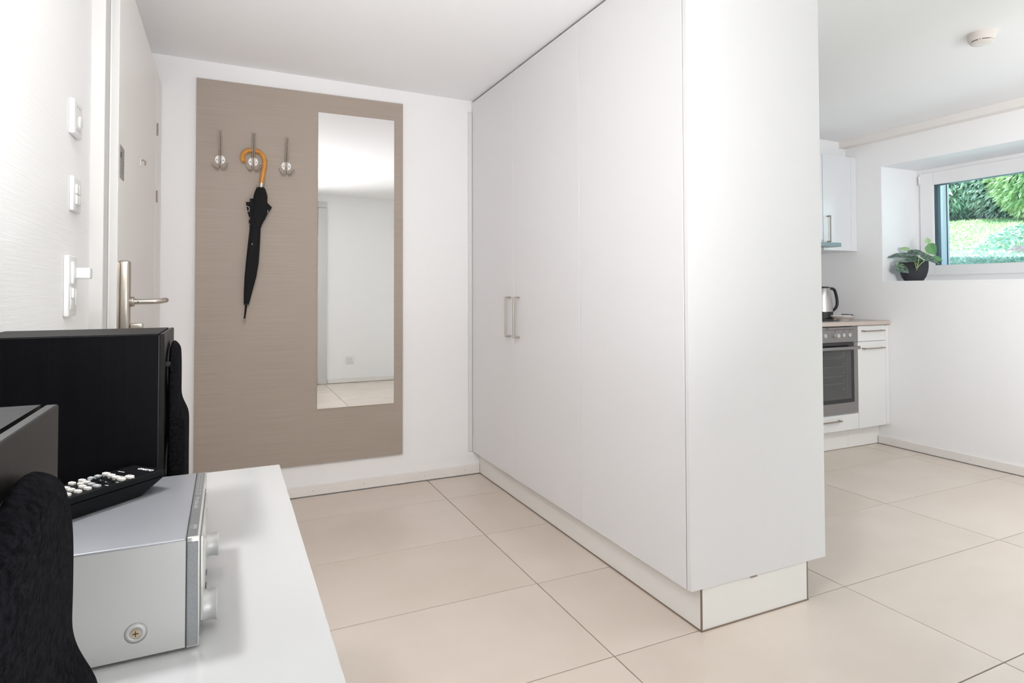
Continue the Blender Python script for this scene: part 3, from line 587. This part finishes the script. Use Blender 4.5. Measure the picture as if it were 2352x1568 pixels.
# wall cabinets, hood, soffit
UF = 3.050
wc = thing('wall_cabinet', 'white wall cabinet with vertical handle beside the extractor hood', 'cabinet', (4.09, 3.25, 1.39))
link('carcass', B(3.912, XR-.001, UF+.019, KB, 1.392, 2.088), 'laming', wc)
dw = link('door', B(3.914, 4.2145, UF, UF+.018, 1.392, 2.090, bev=.001), 'laming', wc)
bm = B(3.949, 3.959, UF-.034, UF-.026, 1.447, 1.641, bev=.001); box(bm, 3.949, 3.959, UF-.028, UF+.001, 1.631, 1.641); box(bm, 3.949, 3.959, UF-.028, UF+.001, 1.447, 1.457)
link('handle', bm, 'steeld', dw, label='square bow handle')
link('filler', B(4.2165, XR-.001, UF, UF+.018, 1.392, 2.090, bev=.001), 'laming', wc)
w2 = thing('wall_cabinet', 'white wall cabinet above the hood, mostly hidden by the wardrobe', 'cabinet', (3.6, 3.25, 1.46))
link('carcass', B(3.312, 3.910, UF+.019, KB, 1.462, 2.088), 'laming', w2); link('door', B(3.314, 3.9085, UF, UF+.018, 1.462, 2.090, bev=.001), 'laming', w2)
hd = thing('extractor_hood', 'flat pull-out extractor hood with teal-grey front edge', 'hood', (3.63, 3.2, 1.40))
link('hood_body', B(3.32, 3.905, UF+.0, KB-.02, 1.405, 1.460, bev=.002), 'laming', hd)
link('hood_front', B(3.34, 3.956, 2.940, UF+.01, 1.4085, 1.4365, bev=.001), 'hoodg', hd, label='teal-grey front strip')
struct('trim_5', B(2.7, XR, 3.135, BW, 2.092, 2.30), 'reveal')
# kettle
kt = thing('kettle', 'stainless steel electric kettle with a black handle, half hidden by the wardrobe', 'kettle', (4.062, 3.165, .8845))
kx, ky = 4.058, 3.180
link('body', lathe(BM(), [(.0705, .940), (.0700, .945), (.0665, 1.0), (.0605, 1.06), (.0545, 1.112), (.050, 1.117)], (kx, ky, 0), 'Z', 48), 'ksteel', kt, smooth=True)
link('base', lathe(BM(), [(.074, .8848), (.076, .890), (.076, .902), (.0725, .908), (.0725, .938), (.0708, .941)], (kx, ky, 0), 'Z', 48), 'black', kt, smooth=True)
link('lid', lathe(BM(), [(.0505, 1.116), (.051, 1.120), (.046, 1.126), (.010, 1.129)], (kx, ky, 0), 'Z', 40), 'black', kt, smooth=True)
hd_pts = [(kx+.052, ky-.004, 1.108), (kx+.085, ky-.006, 1.113), (kx+.118, ky-.008, 1.106), (kx+.136, ky-.010, 1.075), (kx+.150, ky-.010, 1.020), (kx+.147, ky-.008, .980), (kx+.120, ky-.006, .953), (kx+.074, ky-.004, .936)]
link('handle', tube(BM(), spline(hd_pts, 5), .0105, 14), 'black', kt, smooth=True, label='black loop handle')
link('handle_spine', tube(BM(), spline([(kx+.0555, ky-.004, 1.112), (kx+.062, ky-.004, 1.05), (kx+.068, ky-.004, .99), (kx+.071, ky-.004, .945)], 4), .007, 10), 'black', kt, smooth=True)
# plate with sachets
px, py = 4.028, 2.985
tag(link('saucer', lathe(BM(), [(.038, .8848), (.040, .890), (.046, .8945), (.066, .901), (.078, .9085), (.084, .9160), (.083, .9175), (.076, .911), (.05, .902), (.01, .899)], (px, py, 0), 'Z', 48), 'ceramic', loc=(px, py, .885), smooth=True), 'white saucer on the worktop beside the kettle, holding sachets', 'saucer')
for i, (dx, dy, a, lx, mm, dz, lab) in enumerate(((-.028, .0, .3, .055, 'paper', .9085, 'cream paper sachet on the left side of the saucer'), (.010, -.008, -.2, .060, 'paper', .9130, 'cream paper sachet lying on top in the middle of the saucer'), (.014, -.004, .15, .024, 'foil', .9215, 'small dark sachet on top of the paper ones in the saucer'), (.052, .0, -.1, .048, 'foil', .9110, 'dark grey sachet leaning on the right rim of the saucer'))):
    bm = B(-lx/2, lx/2, -.025, .025, 0, .008, bev=.0025)
    rot = Matrix.Translation((px+dx, py+dy, dz)) @ Matrix.Rotation(a, 4, 'Z') @ Matrix.Rotation(-.42 if i == 3 else (.10 if i == 0 else .04), 4, 'Y'); bm.transform(rot)
    tag(link('sachet', bm, mm, loc=(px+dx, py+dy, dz)), lab, 'sachet', 'sachets in the saucer')
# back upstand card against the wall (low pale ledge behind the saucer)
link('upstand', B(2.74, 4.20, KB-.008, KB, .8846, .9000), 'lamin', ct)

# ------------------------------------------------------------------ smoke detector
sx, sy = 3.035, 1.560; sz = cz(sx)
sd = thing('smoke_detector', 'round white smoke detector on the ceiling, upper right', 'smoke detector', (sx, sy, sz))
link('base', lathe(BM(), [(.052, .001), (.0525, -.003), (.0525, -.012), (.0515, -.014)], (sx, sy, sz), 'Z', 56), 'detector', sd, smooth=True)
link('cover', lathe(BM(), [(.0515, -.013), (.0520, -.016), (.0500, -.026), (.0465, -.032), (.0430, -.0345)], (sx, sy, sz), 'Z', 56), 'detector', sd, smooth=True)
link('smoke_slot', lathe(BM(), [(.0415, -.0335), (.0415, -.0385)], (sx, sy, sz), 'Z', 56), 'dark', sd)
bm = BM()
for a in (0.35, 1.4, 2.45, 3.5, 4.55, 5.6):
    for q in (-.10, .10): box(bm, -.0022, .0022, -.0022, .0022, -.039, -.033); bmesh.ops.transform(bm, matrix=Matrix.Translation((sx+.0425*math.cos(a+q), sy+.0425*math.sin(a+q), sz)), verts=bm.verts[-8:])
link('slot_rib', bm, 'detector', sd)
link('cap', lathe(BM(), [(.0425, -.0380), (.0420, -.041), (.036, -.0455), (.020, -.047), (.004, -.047)], (sx, sy, sz), 'Z', 56), 'detector', sd, smooth=True)
link('indicator', lathe(BM(), [(.0026, -.0025), (.0026, .0008)], (sx-.018, sy-.033, sz-.0405), 'Z', 12), 'dark', sd)

# ------------------------------------------------------------------ potted plant on the sill
pp = thing('potted_plant', 'charcoal round pot with a trailing silver-leaved plant on the window sill', 'plant', (4.42, 2.725, WZ0))
bx, by, bz = 4.42, 2.7265, WZ0+.0015
link('pot', lathe(BM(), [(.052, 0), (.058, .004), (.074, .030), (.0845, .066), (.0885, .100), (.0880, .136), (.0855, .140), (.083, .137), (.083, .115)], (bx, by, bz), 'Z', 48), 'pot', pp, smooth=True)
link('soil', lathe(BM(), [(.0835, .112), (.0835, .120), (.01, .123)], (bx, by, bz), 'Z', 32), 'soil', pp)
def PX(u, v, dx=0):     # positions measured on the plane x = 4.42 through the pot
    s = (4.42+dx)/4.42; Y = 2.932 - (u-2033)*.00305; Z = 1.306 - (v-598)*.00340
    return Vector((4.42+dx, Y*s, 1.1+(Z-1.1)*s))
def leaf(base, tip, wid, nrm, m, fold=.25, droop=.15):
    base, tip, nrm = Vector(base), Vector(tip), Vector(nrm).normalized(); L = (tip-base).length; e = (tip-base)/L; s = e.cross(nrm).normalized(); nrm = s.cross(e).normalized()
    bm = BM(); N = 10; cols = (-1, -.6, -.2, 0, .2, .6, 1); grid = []
    for i in range(N+1):
        t = i/N; wv = wid*.5*(math.sin(PI*min(1, t**.62))**.8 if 0 < t < 1 else 0.02); back = -.10*L*(1-t)**6
        row = []
        for c_ in cols:
            p = base + e*(t*L + back*abs(c_)) + s*(wv*c_) + nrm*(fold*wv*abs(c_) - droop*L*(t-.35)**2 + .012*L*math.sin(t*14)*abs(c_))
            row.append(bm.verts.new(p))
        grid.append(row)
    for a, b in zip(grid, grid[1:]):
        for j in range(len(cols)-1): bm.faces.new((a[j], a[j+1], b[j+1], b[j]))
    bmesh.ops.remove_doubles(bm, verts=bm.verts, dist=1e-5)
    return link('leaf', bm, m, pp, smooth='all', recalc=True)
V = Vector((-.85, -.50, .0))    # roughly towards the room
leaf(PX(2098, 588, -.02), PX(2033, 586, -.10), .085, V*.55+Vector((0, 0, 1)), 'leafd')
leaf(PX(2084, 584, -.05), PX(2128, 583, -.02), .090, V*.75+Vector((0, 0, 1)), 'leafd')
leaf(PX(2112, 594, -.05), PX(2066, 598, -.13), .080, V*.8+Vector((0, 0, 1)), 'leafd')
leaf(PX(2062, 607, -.12), PX(2089, 622, -.12), .062, V+Vector((0, 0, .2)), 'leafd')
leaf(PX(2090, 574, 0), PX(2069, 569, 0), .034, V+Vector((0, 0, .4)), 'leafp')
leaf(PX(2136, 566, .02), PX(2149, 588, .02), .075, V+Vector((0, .5, .2)), 'leafg')
leaf(PX(2134, 563, .03), PX(2131, 551, .03), .036, V, 'leafp')
leaf(PX(2119, 587, -.04), PX(2158, 606, -.04), .050, V+Vector((0, 0, .9)), 'leafd')
leaf(PX(2142, 592, .02), PX(2164, 600, .02), .040, V+Vector((0, 0, .5)), 'leafg')
leaf(PX(2118, 595, .0), PX(2100, 603, -.06), .050, V+Vector((0, 0, .8)), 'leafg')
for a in ([PX(2107, 617, -.092), PX(2108, 612, -.095), PX(2111, 602, -.09), PX(2112, 590, -.05)], [PX(2109, 612, -.094), PX(2118, 603, -.08), PX(2130, 596, -.04), PX(2136, 592, 0)], [PX(2107, 614, -.093), PX(2104, 606, -.09), PX(2101, 599, -.06)], [PX(2110, 608, -.09), PX(2104, 600, -.08), PX(2098, 594, -.05)],
          [PX(2090, 574, 0), PX(2087, 580, 0), PX(2086, 590, -.02)], [PX(2136, 566, .02), PX(2129, 576, .01), PX(2130, 590, -.01), PX(2120, 604, -.03)], [PX(2134, 563, .03), PX(2136, 574, .03), PX(2133, 590, .0)], [PX(2079, 611, -.12), PX(2066, 607, -.12), PX(2058, 602, -.11), PX(2064, 597, -.10), PX(2080, 597, -.07)]):
    link('stem', tube(BM(), spline(a, 5), .0026, 8), 'stem', pp, smooth=True)

# ------------------------------------------------------------------ garden outside
def gz(x, y): return 1.215 + .175*max(0, x-5.05) + .04*math.sin(y*1.3+x*.7) + .03*math.sin(x*2.1-y)
bm = BM(); nx, ny = 44, 56; G = [[bm.verts.new((5.01+i*.30, -9+j*.42, 0)) for j in range(ny)] for i in range(nx)]
for row in G:
    for v_ in row: v_.co.z = gz(v_.co.x, v_.co.y) if v_.co.y > 1.1 or v_.co.x > 8 else max(-.04, min(gz(v_.co.x, v_.co.y), -.04+(v_.co.x-6.2)*.7))
for i in range(nx-1):
    for j in range(ny-1): bm.faces.new((G[i][j], G[i+1][j], G[i+1][j+1], G[i][j+1]))
tr_ = struct('bounce_cut_slab', B(5.0, 6.6, RW-.6, 1.35, -.06, .02), 'rock')  # unseen dark slab added to cut sunlight bouncing in through the garden door
lw = link('lawn', bm, 'lawn', smooth='all'); lw['kind'] = 'structure'
def blades(name, n_, region, size, m, lean, label, cat, zoff=0, ground=True):
    vs, fs = [], []; rnd = random.Random(hash(name) % 1000 if False else len(label))
    for i in range(n_):
        x, y, z, d_ = region(rnd); L = size*rnd.uniform(.6, 1.4); a = rnd.uniform(0, 2*PI); t = Vector((math.cos(a), math.sin(a), rnd.uniform(*lean))).normalized()
        if d_ is not None: t = (t*.6 + d_).normalized()
        s = t.cross(Vector((rnd.uniform(-1, 1), rnd.uniform(-1, 1), rnd.uniform(-.2, 1)))).normalized()*L*.17; b = Vector((x, y, z)); k_ = len(vs)
        vs += [b, b+t*L*.45+s, b+t*L+Vector((0, 0, -L*.12)), b+t*L*.45-s]; fs.append((k_, k_+1, k_+2, k_+3))
    me = bpy.data.meshes.new(name); me.from_pydata([tuple(v_) for v_ in vs], [], fs); me.materials.append(M[m]); o = bpy.data.objects.new(name, me); C.objects.link(o); ORG[o.name] = Vector((0, 0, 0)); return o
def rg(x0, x1, y0, y1):
    def f(r): x, y = r.uniform(x0, x1), r.uniform(y0, y1); return x, y, gz(x, y), None
    return f
gc = blades('groundcover', 40000, rg(5.1, 7.4, 1.3, 5.4), .034, 'fol3', (.3, 1.6), 'low leafy groundcover on the slope just outside the kitchen window', 'groundcover')
tag(gc, 'low leafy groundcover on the slope just outside the kitchen window', 'groundcover'); gc['kind'] = 'stuff'
gr = blades('grass', 42000, rg(6.6, 10.5, 1.6, 7.0), .042, 'fol2', (.8, 2.5), 'short bright grass on the lawn rising behind the groundcover', 'grass')
tag(gr, 'short bright grass on the lawn rising behind the groundcover', 'grass'); gr['kind'] = 'stuff'
def shrub(x, y, r, h, m, n_, size, droop, label):
    z0 = gz(x, y); t = thing('shrub', label, 'shrub', (x, y, z0), 'shrubs at the top of the lawn')
    bm = BM(); bmesh.ops.create_icosphere(bm, subdivisions=3, radius=1)
    for v_ in bm.verts:
        q = 1+.12*math.sin(v_.co.x*7+x)*math.sin(v_.co.y*6)+.1*math.sin(v_.co.z*9+y); v_.co = Vector((x+v_.co.x*r*.8*q, y+v_.co.y*r*.8*q, z0+h*.48+v_.co.z*h*.46*q))
    link('branches', bm, 'core', t, smooth='all')
    def reg(rn):
        a = rn.uniform(0, 2*PI); c_ = rn.uniform(-1, 1); q = math.sqrt(1-c_*c_)*rn.uniform(.78, 1.06); dirv = Vector((math.cos(a)*q, math.sin(a)*q, c_*.5))
        return x+r*math.cos(a)*q, y+r*math.sin(a)*q, z0+h*.48+h*.52*c_, dirv*.7+Vector((0, .25, -droop))
    o = blades('foliage', n_, reg, size, m, (-.5, .8), label, 'shrub'); me = o.data; me.transform(Matrix.Translation((-x, -y, -z0))); o.parent = t; o['kind'] = 'stuff'
    tube_bm = tube(BM(), [(x, y, z0-.05), (x, y, z0+h*.4)], .05, 8); link('trunk', tube_bm, 'core', t)
shrub(10.1, 5.95, 1.0, 2.2, 'fol1', 20000, .08, .45, 'drooping mint green shrub at the left of the window view')
shrub(10.4, 4.95, .95, 2.1, 'fol3', 20000, .075, .4, 'silvery green shrub in the middle of the window view')
shrub(9.7, 4.05, .85, 2.3, 'fol2', 17000, .08, .4, 'fresh yellow-green shrub at the right edge of the window view')
shrub(11.6, 6.0, 1.5, 3.6, 'fol1', 7000, .17, .5, 'tall dark green shrub behind the mint green shrub')
shrub(11.8, 4.2, 1.5, 3.6, 'fol1', 7000, .17, .5, 'tall green shrub behind the yellow-green shrub')
shrub(9.9, 2.6, 1.0, 2.2, 'fol1', 6000, .13, .5, 'green shrub beyond the right end of the kitchen window')
shrub(10.6, 8.0, 1.4, 2.8, 'fol3', 6000, .14, .5, 'wide silvery shrub beyond the left end of the kitchen window')
shrub(9.6, .4, 1.3, 2.8, 'fol1', 6000, .15, .5, 'green shrub opposite the garden door')
bm = BM(); bmesh.ops.create_icosphere(bm, subdivisions=3, radius=1)
for v_ in bm.verts: q = 1+.16*math.sin(v_.co.x*5)*math.sin(v_.co.y*4+1)+.07*math.sin(v_.co.z*11); v_.co = Vector((6.20+v_.co.x*.36*q, 2.66+v_.co.y*.33*q, 1.38+v_.co.z*.12*q))
tag(link('garden_rock', bm, 'rock', loc=(6.20, 2.66, 1.3), smooth='all'), 'weathered grey rock at the lower right of the window view', 'rock')
fe = thing('arching_shrub', 'low arching twigs over the grey rock outside the window', 'shrub', (6.3, 2.95, 1.35))
for i in range(16):
    a = random.uniform(0, 2*PI); L = random.uniform(.25, .5); b = Vector((6.45+random.uniform(-.15, .15), 2.92+random.uniform(-.12, .12), 1.45))
    link('twig', tube(BM(), spline([b, b+Vector((math.cos(a)*L*.4, math.sin(a)*L*.4, .16)), b+Vector((math.cos(a)*L, math.sin(a)*L, .02))], 4), .004, 5), 'fol3', fe)
def reg2(rn): a = rn.uniform(0, 2*PI); q = rn.uniform(0, .48); return 6.45+q*math.cos(a), 2.92+q*math.sin(a), 1.44+.22*(1-(q/.48)**2)+rn.uniform(-.05, .03), None
o = blades('foliage', 1800, reg2, .045, 'fol1', (-.3, .5), 'x', 'y'); o.data.transform(Matrix.Translation((-6.3, -2.95, -1.35))); o.parent = fe; o['kind'] = 'stuff'
